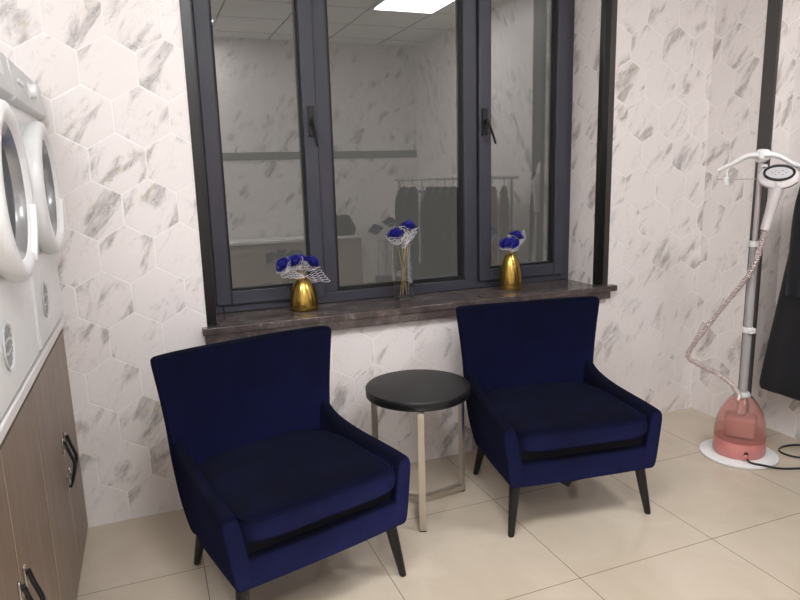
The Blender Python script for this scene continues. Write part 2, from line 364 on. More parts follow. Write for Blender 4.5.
def machine(yc, label):
    t = thing('washing_machine', label, 'washing machine', (-.44, yc, .892), 0, 'front loading machines on the worktop')
    fx = .295; hw = .298
    bm = bmesh.new(); box(bm, -.29, fx, -hw, hw, .008, .838); obj('cabinet_shell', bm, WHITEG, t, bevel=.012, seg=3)
    for sx in (-.22, .22):
        for sy in (-.22, .22): bm = bmesh.new(); lathe(bm, [(0,0),(.022,0),(.022,.012),(0,.012)], 12, (sx, sy, 0)); obj('foot', bm, BLACKP, t)
    # control panel with sloping lower lip
    bm = bmesh.new(); P = [(fx-.01, .712), (fx+.012, .718), (fx+.022, .728), (fx+.014, .832), (fx-.01, .836)]
    loft(bm, [[(x, y, z) for x, z in P] for y in (-hw, hw)]); p = obj('control_panel', bm, GREYP, t, bevel=.003)
    Q = Matrix.Rotation(PI/2, 3, 'Y')
    bm = bmesh.new(); lathe(bm, [(.0,0),(.029,0),(.030,.005),(.024,.007),(.022,.022),(.019,.025),(0,.025)], 28, (fx+.016, -.01, .778), Q)
    obj('program_dial', bm, WHITEP, p, bevel=.001)
    for y in (-.12, -.16, -.2): bm = bmesh.new(); lathe(bm, [(0,0),(.009,0),(.009,.005),(0,.006)], 14, (fx+.017, y, .785), Q); obj('button', bm, WHITEP, p)
    obj('display_panel', mk_box(fx+.012, fx+.0195, .1, .2, .768, .802), WHITEP, p)
    # detergent drawer line
    zc = .478
    bm = bmesh.new(); rr = .213
    lathe(bm, [(rr-.012,0),(rr-.002,.012),(rr,.03),(rr-.006,.044),(rr-.022,.05),(rr-.04,.048),(.160,.034),(.152,.022),(.150,.0)], 64, (fx, 0, zc), Q)
    d = obj('door_ring', bm, WHITEP, t, ang=60)
    bm = bmesh.new(); lathe(bm, [(.161,.0362),(.156,.031),(.148,.020),(.144,.008),(.1475,.006)], 64, (fx, 0, zc), Q); obj('chrome_bezel', bm, mat('grey_bezel', (165,166,168), .25, .5), d)
    bm = bmesh.new(); lathe(bm, [(.150,.010),(.13,.002),(.09,-.006),(0,-.010)], 48, (fx+.004, 0, zc), Q)
    obj('door_glass', bm, DARKGLASS, d)
    # bright handle segment lower right of the ring
    bm = bmesh.new(); secs = []
    for i in range(13):
        a = R(-62+i*4.2); ca, sa = math.cos(a), math.sin(a)
        secs.append([(fx+h, r_*ca, zc+r_*sa) for r_, h in ((.205,.040),(.198,.054),(.175,.056),(.163,.042))])
    loft(bm, secs); obj('door_handle', bm, mat('bright_white_plastic', (250,250,250), .25), d, bevel=.003)
    # round vent grille
    bm = bmesh.new(); vc = (fx-.001, -.115, .135)
    lathe(bm, [(0,0),(.05,0),(.056,.002),(.058,.006),(.052,.006),(.049,.003),(0,.003)], 40, vc, Q)
    v = obj('vent_grille', bm, GREYP, t)
    bm = bmesh.new()
    for i in range(-3, 4):
        y = i*.0135; hh = math.sqrt(max(0, .046**2-y*y))
        for (a, b) in ((-hh, -hh/3-.003), (-hh/3+.003, hh/3-.003), (hh/3+.003, hh)):
            loft(bm, [[(x_, vc[1]+y-.0026+sl*.25, vc[2]+sl), (x_, vc[1]+y+.0026+sl*.25, vc[2]+sl)] + [(x_, vc[1]+y+.0026+sk*.25, vc[2]+sk), (x_, vc[1]+y-.0026+sk*.25, vc[2]+sk)] for x_ in (vc[0]+.0025, vc[0]+.0033) for sl, sk in ((a, b),)])
    obj('vent_slot', bm, mat('dark_slot', (70,72,72), .7), v, smooth=False)
    return t
machine(-.335, 'white front loading washing machine in the corner against the tiled wall')
machine(-.966, 'white front loading washing machine cut off by the left picture edge')

# ================================================================= armchairs
def armchair(label, loc, rz):
    t = thing('armchair', label, 'armchair', loc, rz, 'navy velvet armchairs')
    BX = 0
    S = [-1, -.965, -.86, -.66, -.42, -.2, 0, .2, .42, .66, .86, .965, 1]
    ZZ = [.205, .23, .30, .38, .46, .54, .62, .70, .76, .795, .815]
    hw = lambda z: interp([(.2,.296),(.3,.305),(.46,.314),(.56,.318),(.7,.333),(.80,.346)], z)
    yo = lambda z: interp([(.2,.215),(.25,.265),(.32,.295),(.46,.315),(.8,.375)], z)
    wrap = lambda z: interp([(.2,.10),(.46,.09),(.8,.14)], z)
    th = lambda z: interp([(.2,.05),(.32,.085),(.46,.10),(.62,.078),(.8,.052)], z)
    def pt(s, z, inner):
        zz = z - sstep(.6, .8, z)*(.028*(1-s*s) + (.010 if abs(s) > .99 else 0))
        w_ = wrap(z)*(abs(s)**2.3)
        y = yo(z) - w_; x = s*hw(z)
        if inner: y -= lerp(th(z), .045, abs(s)**4); x *= .985
        return (x+BX, y, zz)
    secs = []
    for z in ZZ: secs.append([pt(s, z, 0) for s in S] + [pt(s, z, 1) for s in reversed(S)])
    bm = bmesh.new(); V = [[bm.verts.new(p) for p in s] for s in secs]; n = len(V[0]); m_ = len(S)
    for a, b in zip(V, V[1:]):
        for i in range(n): bm.faces.new((a[i], a[(i+1)%n], b[(i+1)%n], b[i]))
    for row in (V[0], V[-1]):
        for i in range(m_-1): bm.faces.new((row[i], row[i+1], row[n-2-i], row[n-1-i]))
    back = obj('backrest', bm, VELVET, t, sub=2)
    # arms
    for sd in (-1, 1):
        secs = []
        for y in (-.306, -.300, -.27, -.20, -.12, -.02, .06, .12, .17, .205, .235, .25):
            k_ = (y+.35)/.6
            top = interp([(-.31,.443),(-.24,.450),(0,.462),(.08,.474),(.14,.488),(.18,.51),(.21,.545),(.235,.60),(.25,.63)], y)
            bot = interp([(-.35,.205),(0,.205),(.1,.222),(.17,.262),(.22,.32),(.25,.37)], y)
            xt = interp([(-.31,.342),(-.2,.338),(.1,.320),(.25,.306)], y); xb = interp([(-.31,.314),(0,.308),(.25,.292)], y)
            tt = interp([(-.35,.062),(.1,.058),(.25,.045)], y)
            if y < -.304: xt -= .010; top -= .012; bot += .008; tt -= .016; xb -= .006
            fl = .007*(top-.2)/.25 if y < -.26 else 0
            mz = (top+bot)/2
            P = [(xb-.05, y, bot), (xb-.012, y, bot), (xb, y, bot+.012), (lerp(xb, xt, .5)-.001, y+fl*.5, mz), (xt, y+fl, top-.022), (xt-.008, y+fl, top-.003), (xt-.026, y+fl, top),
                 (xt-tt+.014, y+fl, top-.001), (xt-tt, y+fl, top-.018), (lerp(xb, xt, .5)-tt, y+fl*.5, mz), (xb-.06, y, bot+.02)]
            secs.append([(sd*a+BX, b, c) for a, b, c in P])
        bm = bmesh.new(); loft(bm, secs); arm = obj('armrest', bm, VELVET, t, sub=2)
        pts = [(sd*.300, -.297, .225), (sd*.314, -.296, .33), (sd*.328, -.291, .414), (sd*.328, -.284, .430), (sd*.329, -.25, .4365), (sd*.323, -.1, .446), (sd*.309, .05, .452)]
        bm = bmesh.new(); tube(bm, [p+Vector((BX,0,0)) for p in catmull(pts, 5)], .0032, 6); obj('piping', bm, VELVET, arm)
    # seat base / front rail
    bm = bmesh.new()
    secs = []
    for z, g in ((.205,.006),(.212,0),(.290,0),(.300,.006)):
        secs.append([(-.272+g*0, .20, z), (-.272, -.302+g, z), (-.14, -.306+g, z), (0, -.308+g, z), (.14, -.306+g, z), (.272, -.302+g, z), (.272, .20, z)])
    loft(bm, secs); bm.transform(Matrix.Translation((BX,0,0))); obj('front_rail', bm, VELVET, t, bevel=.004)
    obj('seat_deck', mk_box(-.272, .272, -.270, .2, .299, .345), mat('dark_deck_cloth', (8,9,20), .9), t)
    # cushion
    bm = bmesh.new(); out = []
    def plan(k_):
        a = 2*PI*k_/40
        c_, s_ = math.cos(a), math.sin(a)
        x = .284*math.copysign(abs(c_)**(.28 if s_ < 0 else .5), c_)
        if s_ < 0: y = -.05 - .272*abs(s_)**.22
        else: y = -.05 + .262*abs(s_)**.7
        return x, y
    for z, sh in ((.345,.03),(.343,.012),(.352,.0),(.385,-.004),(.412,0),(.424,.010),(.431,.028)):
        out.append([(x*(1-sh/.27), -.03+(y+.03)*(1-sh/.30), z + (.0 if z < .42 else .004)) for x, y in map(plan, range(40))])
    V = [[bm.verts.new(p) for p in s] for s in out]
    for a, b in zip(V, V[1:]):
        for i in range(40): bm.faces.new((a[i], a[(i+1)%40], b[(i+1)%40], b[i]))
    bm.faces.new(V[0][::-1])
    prev = V[-1]
    for f in (.75, .5, .25):
        cur = [bm.verts.new((v.co.x*f, -.04+(v.co.y+.04)*f, .438+.010*(1-f*f))) for v in V[-1]]
        for i in range(40): bm.faces.new((prev[i], prev[(i+1)%40], cur[(i+1)%40], cur[i]))
        prev = cur
    c0 = bm.verts.new((0, -.04, .448))
    for i in range(40): bm.faces.new((prev[i], prev[(i+1)%40], c0))
    bm.transform(Matrix.Translation((BX,0,0))); cu = obj('seat_cushion', bm, VELVET, t, sub=1)
    bm = bmesh.new(); tube(bm, [Vector((x*.985, -.03+(y+.03)*.985, .4235)) for x, y in map(plan, range(40))], .0035, 6, closed=True); bm.transform(Matrix.Translation((BX,0,0))); obj('piping', bm, VELVET, cu)
    # legs
    for (tx, ty, fx, fy) in ((-.268,-.245,-.300,-.281), (.268,-.245,.300,-.281), (-.225,.18,-.245,.255), (.225,.18,.245,.255)):
        bm = bmesh.new(); a = Vector((tx, ty, .225)); b = Vector((fx, fy, 0))
        secs = []
        for k_, r_ in ((0,.023),(.5,.0185),(.96,.0132),(.985,.0125),(1,.0105)):
            c_ = a.lerp(b, k_); secs.append([(c_.x+r_*math.cos(q*PI/8), c_.y+r_*math.sin(q*PI/8), c_.z) for q in range(16)])
        loft(bm, secs); obj('leg', bm, LEGBLK, t)
    return t
armchair('navy blue velvet armchair at lower left, larger in view, left of the side table', (.536, -.627, 0), R(15.5))
ch2 = armchair('navy blue velvet armchair right of the side table, below the taller gold vase', (1.709, -.5165, 0), R(-7.5))
# loose black underside cloth hanging below the right chair
bm = bmesh.new()
top = [(-.04,.212),(.09,.212)]; P = [(-.11,.212),(.028,.212),(.028,.172),(-.022,.168),(-.038,.146),(-.11,.195)]
loft(bm, [[(x, -.24+d, z) for x, z in P] for d in (0, .012)]); obj('loose_dust_cover', bm, BLACKF, ch2, smooth=False)

# ================================================================= side table
tb = thing('side_table', 'round black side table with three champagne metal legs between the armchairs', 'table', (1.156, -.378, 0))
bm = bmesh.new(); lathe(bm, [(0,.490),(.212,.490),(.217,.494),(.218,.524),(.215,.528),(0,.528)], 96, (.004, .008, 0)); obj('tabletop', bm, BLACKWOOD, tb, ang=50)
LP = [(1.079-1.156, -.583+.378), (1.371-1.156, -.345+.378), (1.019-1.156, -.211+.378)]
for (x, y) in LP:
    a = math.atan2(y, x); bm = bmesh.new(); box(bm, -.0075, .0075, -.0135, .0135, .004, .490); bm.transform(Matrix.Translation((x, y, 0)) @ Matrix.Rotation(a, 4, 'Z'))
    l = obj('leg', bm, STEEL, tb, bevel=.001)
    bm = bmesh.new(); box(bm, -.008, .008, -.014, .014, 0, .004); bm.transform(Matrix.Translation((x, y, 0)) @ Matrix.Rotation(a, 4, 'Z')); obj('foot_pad', bm, BLACKP, l)
for i in range(3):
    p = Vector((*LP[i], 0)); bm = bmesh.new(); box(bm, .0, p.length-.004, -.0125, .0125, .004, .030); bm.transform(Matrix.Rotation(math.atan2(p.y, p.x), 4, 'Z')); obj('base_spoke', bm, STEEL, tb, bevel=.001)
for i in range(3):
    p = Vector((*LP[i], 0)); bm = bmesh.new(); box(bm, 0, p.length, -.008, .008, .480, .4905); bm.transform(Matrix.Rotation(math.atan2(p.y, p.x), 4, 'Z')); obj('top_brace', bm, STEEL, tb)

# ================================================================= vases and roses
def honeycomb(bm, fn, nu, nv, r_=.0009):
    """white net: hexagon cells mapped by fn(u,v) onto a surface, each strand a thin bar"""
    seen = set(); s = 1.0
    def key(p): return (round(p[0], 3), round(p[1], 3))
    for j in range(nv):
        for i in range(nu):
            cx = i*1.732 + (j % 2)*.866; cy = j*1.5
            vs = [(cx+math.cos(R(30+60*q)), cy+math.sin(R(30+60*q))) for q in range(6)]
            for q in range(6):
                a, b = vs[q], vs[(q+1) % 6]; kk = tuple(sorted((key(a), key(b))))
                if kk in seen: continue
                seen.add(kk)
                A = fn(a[0]/(nu*1.732), a[1]/(nv*1.5)); B = fn(b[0]/(nu*1.732), b[1]/(nv*1.5))
                if A is None or B is None: continue
                d = (B-A)
                if d.length < 1e-5: continue
                t_ = d.normalized(); x = t_.cross(Vector((.3,.5,.81))).normalized()*r_; y = t_.cross(x).normalized()*r_
                ring_ = [[P_+x, P_+y, P_-x, P_-y] for P_ in (A, B)]
                loft(bm, ring_, cap=False)
def rose_bm(rad, seed):
    rr = random.Random(seed); bm = bmesh.new()
    layers = [(3, .30, 18), (4, .52, 30), (5, .76, 46), (6, 1.0, 66)]
    for (n, rs, tilt) in layers:
        o = rr.random()*6.28
        for q in range(n):
            a0 = o + 2*PI*q/n + rr.uniform(-.12, .12); wid = 2*PI/n*.78; grid = []
            for v in range(6):
                tv = v/5; row = []
                for u in range(7):
                    tu = u/3-1; a = a0 + tu*wid*(.45+.55*math.sin(PI*min(1, tv*.62+.15)))
                    prof = math.sin(tv*PI*.5)
                    rad_ = rad*rs*(.25+.75*prof) + rad*.10*max(0, tv-.75)*4*rs
                    z = rad*(-.75 + 1.35*tv - .55*rs*tv*tv - .25*tu*tu*tv) + rad*(.28*(1-rs)) + rr.uniform(-.02,.02)*rad
                    row.append(bm.verts.new((rad_*math.cos(a), rad_*math.sin(a), z)))
                grid.append(row)
            for v in range(5):
                for u in range(6): bm.faces.new((grid[v][u], grid[v][u+1], grid[v+1][u+1], grid[v+1][u]))
    lathe(bm, [(0,-.8*rad),(.4*rad,-.65*rad),(.62*rad,-.2*rad),(.45*rad,.15*rad),(0,.3*rad)], 16)
    return bm
def rose(label, base, head, rad, group, seed, net=True, bend=None, stick=BAMBOO):
    base = Vector(base); head = Vector(head)
    t = thing('artificial_rose', label, 'flower', base, 0, group)
    h = head-base; ax = (h.normalized() if h.length else Vector((0,0,1)))
    mid = bend-base if bend is not None else h*.5
    bm = bmesh.new(); tube(bm, catmull([(0,0,0), mid, h], 6), .0017, 6); obj('stem', bm, stick, t)
    end = (h-mid).normalized(); q = Vector((0,0,1)).rotation_difference(end)
    bm = rose_bm(rad, seed); bm.transform(Matrix.Translation(h) @ q.to_matrix().to_4x4())
    b = obj('bloom', bm, ROSE, t, ang=180); so = b.modifiers.new('s', 'SOLIDIFY'); so.thickness = .0008
    if net:
        bm = bmesh.new(); Mx = Matrix.Translation(h) @ q.to_matrix().to_4x4(); rr = random.Random(seed+5); ph = rr.random()*6
        def fn(u, v):
            a = u*2*PI; f = min(1, max(0, v)); r_ = rad*(.25+1.05*f**.7)*(1+.10*math.sin(5*a+ph)); z = rad*(-1.5+1.25*f + .18*math.sin(3*a+ph)*f)
            return Mx @ Vector((r_*math.cos(a), r_*math.sin(a), z))
        honeycomb(bm, fn, 9, 4, .0009); obj('net_wrap', bm, NET, t, smooth=False)
    return t
def gold_vase(label, loc, h, rb):
    t = thing('gold_vase', label, 'vase', loc, 0, 'gold vases on the window sill')
    prof = [(0,0),(rb*.90,0),(rb*.97,.004),(rb,.014),(rb*1.,h*.16),(rb*.97,h*.32),(rb*.90,h*.50),(rb*.78,h*.68),(rb*.62,h*.83),(rb*.45,h*.94),(rb*.36,h*.985),(rb*.31,h),(rb*.27,h),(rb*.27,h*.94),(rb*.5,h*.6),(rb*.7,h*.2),(0,.01)]
    bm = bmesh.new(); lathe(bm, prof, 64); obj('vase_body', bm, GOLD, t, ang=60)
    bm = bmesh.new(); ringp = [Vector((rb*.29*math.cos(a*PI/16), rb*.29*math.sin(a*PI/16), h)) for a in range(32)]; tube(bm, ringp, rb*.035, 8, closed=True); obj('rim', bm, GOLD, t)
V1 = Vector((.818, .150, ZS)); V3 = Vector((1.905, .140, ZS)); V2 = Vector((1.316, .157, ZS))
gold_vase('short wide gold vase at the left end of the window sill', V1, .150, .066)
gold_vase('taller slim gold vase at the right end of the window sill', V3, .188, .059)
# directions across the picture: roughly along X
def ro(lab, V, h, dx, dy, dz, rad, grp, seed, **k):
    b = Vector((V.x, V.y, V.z+h*.5)); rose(lab, b, (V.x+dx, V.y+dy, V.z+dz), rad, grp, seed, bend=Vector((V.x, V.y, V.z+h*1.0)), **k)
G1 = 'blue roses in the short gold vase'; G3 = 'blue roses in the taller gold vase'
ro('leftmost blue rose in the short gold vase', V1, .150, -.098, -.03, .222, .034, G1, 1)
ro('highest blue rose in the short gold vase, second from left', V1, .150, -.045, -.035, .236, .034, G1, 2)
ro('blue rose in the short gold vase, second from right', V1, .150, .004, .01, .232, .033, G1, 3)
ro('rightmost blue rose in the short gold vase', V1, .150, .044, -.03, .226, .034, G1, 4)
ro('leftmost blue rose in the taller gold vase', V3, .185, -.050, -.03, .247, .031, G3, 5)
ro('front blue rose in the taller gold vase, between its neighbours', V3, .185, -.020, -.045, .246, .034, G3, 6)
ro('rightmost and highest blue rose in the taller gold vase', V3, .185, .030, -.01, .280, .036, G3, 7)
# loose sheets of net
def net_sheet(name, label, V, p0, du, dv, nu, nv, wob, cat='net'):
    t = bmesh.new(); p0 = Vector(p0); du = Vector(du); dv = Vector(dv); nn = du.cross(dv).normalized()
    honeycomb(t, lambda u, v: V + p0 + du*u*(.35+.65*v) + dv*v + nn*wob*math.sin(5*u+3*v), nu, nv, .0011)
    o = obj(name, t, NET, smooth=False)
    for vv in o.data.vertices: vv.co -= V
    o.location = V; tag(o, label, cat); return o
net_sheet('net_wrap', 'white honeycomb net sticking out right of the short gold vase flowers', V1, (.004,-.006,.150), (.045,-.01,-.065), (.09,0,.035), 5, 4, .004)
net_sheet('net_wrap', 'white lace net hanging left under the roses of the short gold vase', V1, (-.004,-.02,.148), (-.02,-.01,.06), (-.105,-.01,.022), 4, 7, .006)
net_sheet('net_wrap', 'white lace net fanning right behind the roses of the taller gold vase', V3, (.004,.0,.185), (.0,.0,.06), (.085,-.0,.065), 5, 6, .005)
# clear glass vase
gv = thing('glass_vase', 'clear square glass vase in the middle of the window sill', 'vase', V2)
GL = bpy.data.materials.new('clear_glass'); GL.use_nodes = True; _n = GL.node_tree; _n.nodes.clear()
_o = _n.nodes.new('ShaderNodeOutputMaterial'); _m = _n.nodes.new('ShaderNodeMixShader'); _t = _n.nodes.new('ShaderNodeBsdfTransparent'); _g = _n.nodes.new('ShaderNodeBsdfGlossy'); _f = _n.nodes.new('ShaderNodeFresnel')
_t.inputs[0].default_value = (.95,.96,.96,1); _g.inputs['Roughness'].default_value = .03; _f.inputs[0].default_value = 1.45
_n.links.new(_f.outputs[0], _m.inputs[0]); _n.links.new(_t.outputs[0], _m.inputs[1]); _n.links.new(_g.outputs[0], _m.inputs[2]); _n.links.new(_m.outputs[0], _o.inputs[0])
def rsq(a, z, r_=.008, n=4):
    out = []
    for (cx, cy, s0) in ((a-r_, a-r_, 0), (-a+r_, a-r_, 90), (-a+r_, -a+r_, 180), (a-r_, -a+r_, 270)):
        for q in range(n+1): an = R(s0+90*q/n); out.append((cx+r_*math.cos(an), cy+r_*math.sin(an), z))
    return out
bm = bmesh.new(); loft(bm, [rsq(.037,.0), rsq(.038,.002), rsq(.038,.27)], cap=False); obj('vase_body', bm, GL, gv, ang=50)
bm = bmesh.new(); loft(bm, [rsq(.0365,.0), rsq(.0375,.002), rsq(.0375,.012), rsq(.036,.014)]); obj('vase_base', bm, mat('thick_glass_base', (215,220,220), .05, Transmission_Weight=.7), gv, ang=50)
bm = bmesh.new(); tube(bm, rsq(.038,.27), .0011, 6, closed=True); obj('rim', bm, MATS['thick_glass_base'], gv)
G2 = 'blue roses in the clear glass vase'
rose('left blue rose in the clear glass vase, lower of the two', V2+Vector((.014,-.005,.02)), V2+Vector((-.046,-.03,.328)), .038, G2, 11)
rose('right blue rose in the clear glass vase, higher of the two', V2+Vector((-.018,.004,.02)), V2+Vector((.030,-.01,.362)), .037, G2, 12)
SL = ['thin pale stick in the glass vase with its foot furthest left', 'thin pale stick in the glass vase with its foot furthest right', 'thin pale stick in the glass vase standing between two others']
for k_, (a, b) in enumerate((((-.012,-.01,.02),(.012,-.004,.30)), ((.02,.01,.02),(-.006,0,.30)), ((0,.012,.02),(.03,.0,.29)))):
    bm = bmesh.new(); tube(bm, [Vector(a), Vector(b)], .0018, 6)
    o = obj('wooden_stick', bm, BAMBOO); o.location = V2; tag(o, SL[k_], 'stick', 'sticks in the glass vase')
net_sheet('net_wrap', 'white lace net bunched below the roses of the clear glass vase', V2, (-.012,-.03,.262), (.09,-.005,.03), (.0,-.004,.05), 6, 3, .008)

# ================================================================= garment steamer
sx, sy = 2.757, -.577
st = thing('garment_steamer', 'pink and white upright garment steamer with grey pole by the right wall', 'steamer', (sx, sy, 0))
def rel(p): return Vector((p[0]-sx, p[1]-sy, p[2]))
VP = Vector((.7675, .6411, 0)); VR = Vector((.6411, -.7675, 0))     # away from the viewer / across
bm = bmesh.new(); lathe(bm, [(0,0),(.166,0),(.172,.004),(.172,.012),(.166,.016),(0,.018)], 64); obj('base_plate', bm, WHITEP, st, ang=50)
bm = bmesh.new(); lathe(bm, [(0,.017),(.112,.017),(.118,.028),(.118,.082),(.114,.094),(0,.094)], 56, sx=1, sy=.95); tk = obj('tank_base', bm, PLAST_PINK, st, ang=50)
PINKT = mat('translucent_pink', (246,212,206), .1, Transmission_Weight=.9); PINKT.node_tree.nodes['Principled BSDF'].inputs['IOR'].default_value = 1.2
bm = bmesh.new(); lathe(bm, [(.114,.092),(.113,.13),(.106,.18),(.093,.225),(.073,.262),(.053,.288),(.042,.300),(.036,.303),(.034,.298),(.049,.284),(.069,.258),(.089,.221),(.102,.178),(.109,.13),(.110,.092)], 56); obj('water_tank', bm, PINKT, st, ang=60)
bm = bmesh.new(); box(bm, -.07, .07, -.06, .06, .1, .205); bm.transform(Matrix.Rotation(R(-50), 4, 'Z')); box(bm, -.02, .02, -.02, .02, .2, .29)
obj('inner_reservoir', bm, mat('pinkish_grey_plastic', (190,158,152), .25), st, bevel=.018, seg=3)
bm = bmesh.new(); lathe(bm, [(0,.296),(.034,.296),(.034,.312),(.026,.322),(0,.322)], 32); obj('tank_collar', bm, GREYP, st, bevel=.002)
bm = bmesh.new(); lathe(bm, [(0,0),(.013,0),(.013,.012),(0,.012)], 20, VR*.03-VP*.114+Vector((0,0,.038)), Matrix.Rotation(PI/2, 3, 'X')); obj('power_knob', bm, PLAST_PINK, st)
POLE = mat('satin_grey_tube', (165,162,162), .45, .0)
bm = bmesh.new(); lathe(bm, [(0,.31),(.0185,.31),(.0185,1.03),(0,1.03)], 28); obj('lower_pole', bm, POLE, st)
bm = bmesh.new(); lathe(bm, [(0,1.0),(.0115,1.0),(.0115,1.42),(0,1.42)], 24); obj('upper_pole', bm, mat('pale_grey_tube', (198,190,192), .35, .3), st)
for z, r_ in ((1.03, .022), (.625, .0225)):
    bm = bmesh.new(); lathe(bm, [(r_-.006,z-.014),(r_,z-.014),(r_,z+.014),(r_-.006,z+.014)], 24); box(bm, -.02, .012, -.034, -.018, z-.012, z+.012); obj('pole_clip', bm, WHITEP, st, bevel=.002)
# hanger
hub = Vector((0, 0, 1.425)); off = -VP*.05
bm = bmesh.new(); lathe(bm, [(0,-.03),(.020,-.03),(.024,-.008),(.024,.014),(.016,.026),(0,.028)], 28, hub)
lathe(bm, [(0,0),(.026,0),(.027,.012),(.02,.02),(0,.022)], 24, hub+VR*.012-VP*.018, Vector((0,0,1)).rotation_difference(-VP).to_matrix()); hubo = obj('hanger_hub', bm, WHITEP, st, bevel=.002)
for sg in (-1, 1):
    P0 = hub; pts = catmull([P0+VR*sg*.012, P0+VR*sg*.06+Vector((0,0,-.004)), P0+VR*sg*.115+Vector((0,0,-.036)), P0+VR*sg*.168+Vector((0,0,-.062))], 6)
    pts = [p-VP*.03 for p in pts]
    bm = bmesh.new(); tube(bm, pts, lambda t: .019-.007*t, 12, flat=.7); tube(bm, [pts[-5]+Vector((0,0,-.004)), pts[-5]+Vector((0,0,-.05))], .005, 8)
    ha = obj('hanger_arm', bm, WHITEP, st)
    bm = bmesh.new(); c_ = hub+VR*sg*.135-VP*.035+Vector((0,0,-.108)); box(bm, c_.x-.012, c_.x+.012, c_.y-.007, c_.y+.007, c_.z-.018, c_.z+.016); obj('trouser_clip', bm, WHITEP, ha, bevel=.003)
bm = bmesh.new(); tube(bm, [hub-VR*.17-VP*.03+Vector((0,0,-.103)), hub+VR*.17-VP*.03+Vector((0,0,-.103))], .0022, 8); obj('clip_bar', bm, CHROME, st)
# steam head
hc = rel((2.757, -.671, 1.338)); fdir = (-VP+Vector((0,0,.55))).normalized(); Q = Vector((0,0,1)).rotation_difference(fdir).to_matrix()
upv = (Vector((0,0,1))-fdir*fdir.z).normalized(); 
def el(cx, cz, a, b, d, n=36): return [cx*VR + cz*upv + hc + VR*a*math.cos(2*PI*i/n) + upv*b*math.sin(2*PI*i/n) + fdir*d for i in range(n)]
bm = bmesh.new(); loft(bm, [el(0,-.004,.030,.020,-.05), el(0,-.006,.062,.042,-.038), el(0,-.008,.080,.056,-.012), el(0,-.008,.081,.057,.004), el(0,-.004,.072,.047,.014), el(0,0,.05,.028,.014)])
hd = obj('steam_head', bm, mat('pearl_plastic', (214,208,208), .3), st, ang=50)
bm = bmesh.new(); loft(bm, [el(0,0,.052,.029,.013), el(0,0,.052,.029,.021), el(0,0,.040,.02,.0215)]); obj('steam_plate', bm, mat('steam_plate_metal', (225,225,228), .2, .5), hd, ang=40)
for cx_, cz_ in ((-.026,0),(-.013,.009),(0,0),(.013,.009),(.026,0),(-.013,-.009),(.013,-.009)):
    bm = bmesh.new(); loft(bm, [el(cx_,cz_,.0024,.0024,.0213,10), el(cx_,cz_,.0022,.0022,.0222,10)]); obj('steam_hole', bm, mat('dark_slot', (70,72,72), .7), hd)
bm = bmesh.new(); tube(bm, el(0,0,.056,.033,.020,64), .0055, 8, closed=True)
for i in range(64):
    p = el(0,0,.057,.034,.02,64)[i]; o2 = fdir*.010 + (p-hc)*.05; tube(bm, [p, p+o2], .0016, 4)
obj('bristle_ring', bm, BLACKP, hd)
for sg in (-1, 1):
    bm = bmesh.new(); c_ = hc + VR*sg*.058 + upv*.04 + fdir*.012; box(bm, c_.x-.012, c_.x+.012, c_.y-.008, c_.y+.008, c_.z-.006, c_.z+.006); obj('head_latch', bm, WHITEP, hd, bevel=.003)
bm = bmesh.new(); c_ = hc - upv*.052 + fdir*.014; box(bm, c_.x-.010, c_.x+.010, c_.y-.006, c_.y+.006, c_.z-.008, c_.z+.008); obj('head_latch', bm, WHITEP, hd, bevel=.003)
g0 = hc - upv*.03 - fdir*.012; g1 = rel((2.734, -.643, 1.100))
pts = catmull([g0, g0.lerp(g1, .3)-VP*.006, g0.lerp(g1, .65), g1], 6)
bm = bmesh.new(); tube(bm, pts, lambda t: interp([(0,.034),(.3,.025),(.7,.0205),(1,.0195)], t), 16); obj('head_grip', bm, MATS['pearl_plastic'], st)
hp = [(2.734,-.643,1.100),(2.724,-.632,1.0),(2.712,-.618,.93),(2.684,-.583,.846),(2.634,-.523,.722),(2.584,-.463,.594),(2.557,-.431,.516),(2.556,-.43,.475),(2.589,-.469,.447),(2.64,-.531,.412),(2.680,-.572,.370),(2.715,-.586,.318),(2.727,-.58,.285)]
path0 = catmull([rel(p) for p in hp], 30); path = [path0[0]]; acc = 0.
for a, b in zip(path0, path0[1:]):
    L_ = (b-a).length; q = .0022-acc
    while q < L_: path.append(a.lerp(b, q/L_)); q += .0022
    acc = L_-(q-.0022)

bm = bmesh.new(); N_ = len(path); tube(bm, path, lambda t:   .0118 + .0030*math.sin(t*(N_-1)*PI/2), 12); obj('steam_hose', bm, mat('ribbed_silver_hose', (226,214,212), .22, .6), st, ang=80)
cp = [(2.694,-.668,.045),(2.688,-.69,.028),(2.694,-.71,.0225),(2.716,-.738,.0222),(2.791,-.775,.006),(2.872,-.813,.006),(2.96,-.86,.006),(3.05,-.87,.006),(3.08,-.82,.006),(3.03,-.765,.006),(2.973,-.728,.006),(2.949,-.681,.006),(2.962,-.634,.006),(3.02,-.612,.006),(3.10,-.63,.006),(3.16,-.70,.006)]
bm = bmesh.new(); tube(bm, catmull([rel(p) for p in cp], 8), .0048, 8); lathe(bm, [(0,0),(.012,0),(.009,.02),(0,.02)], 12, rel((2.697,-.668,.040))); obj('power_cord', bm, BLACKP, st)

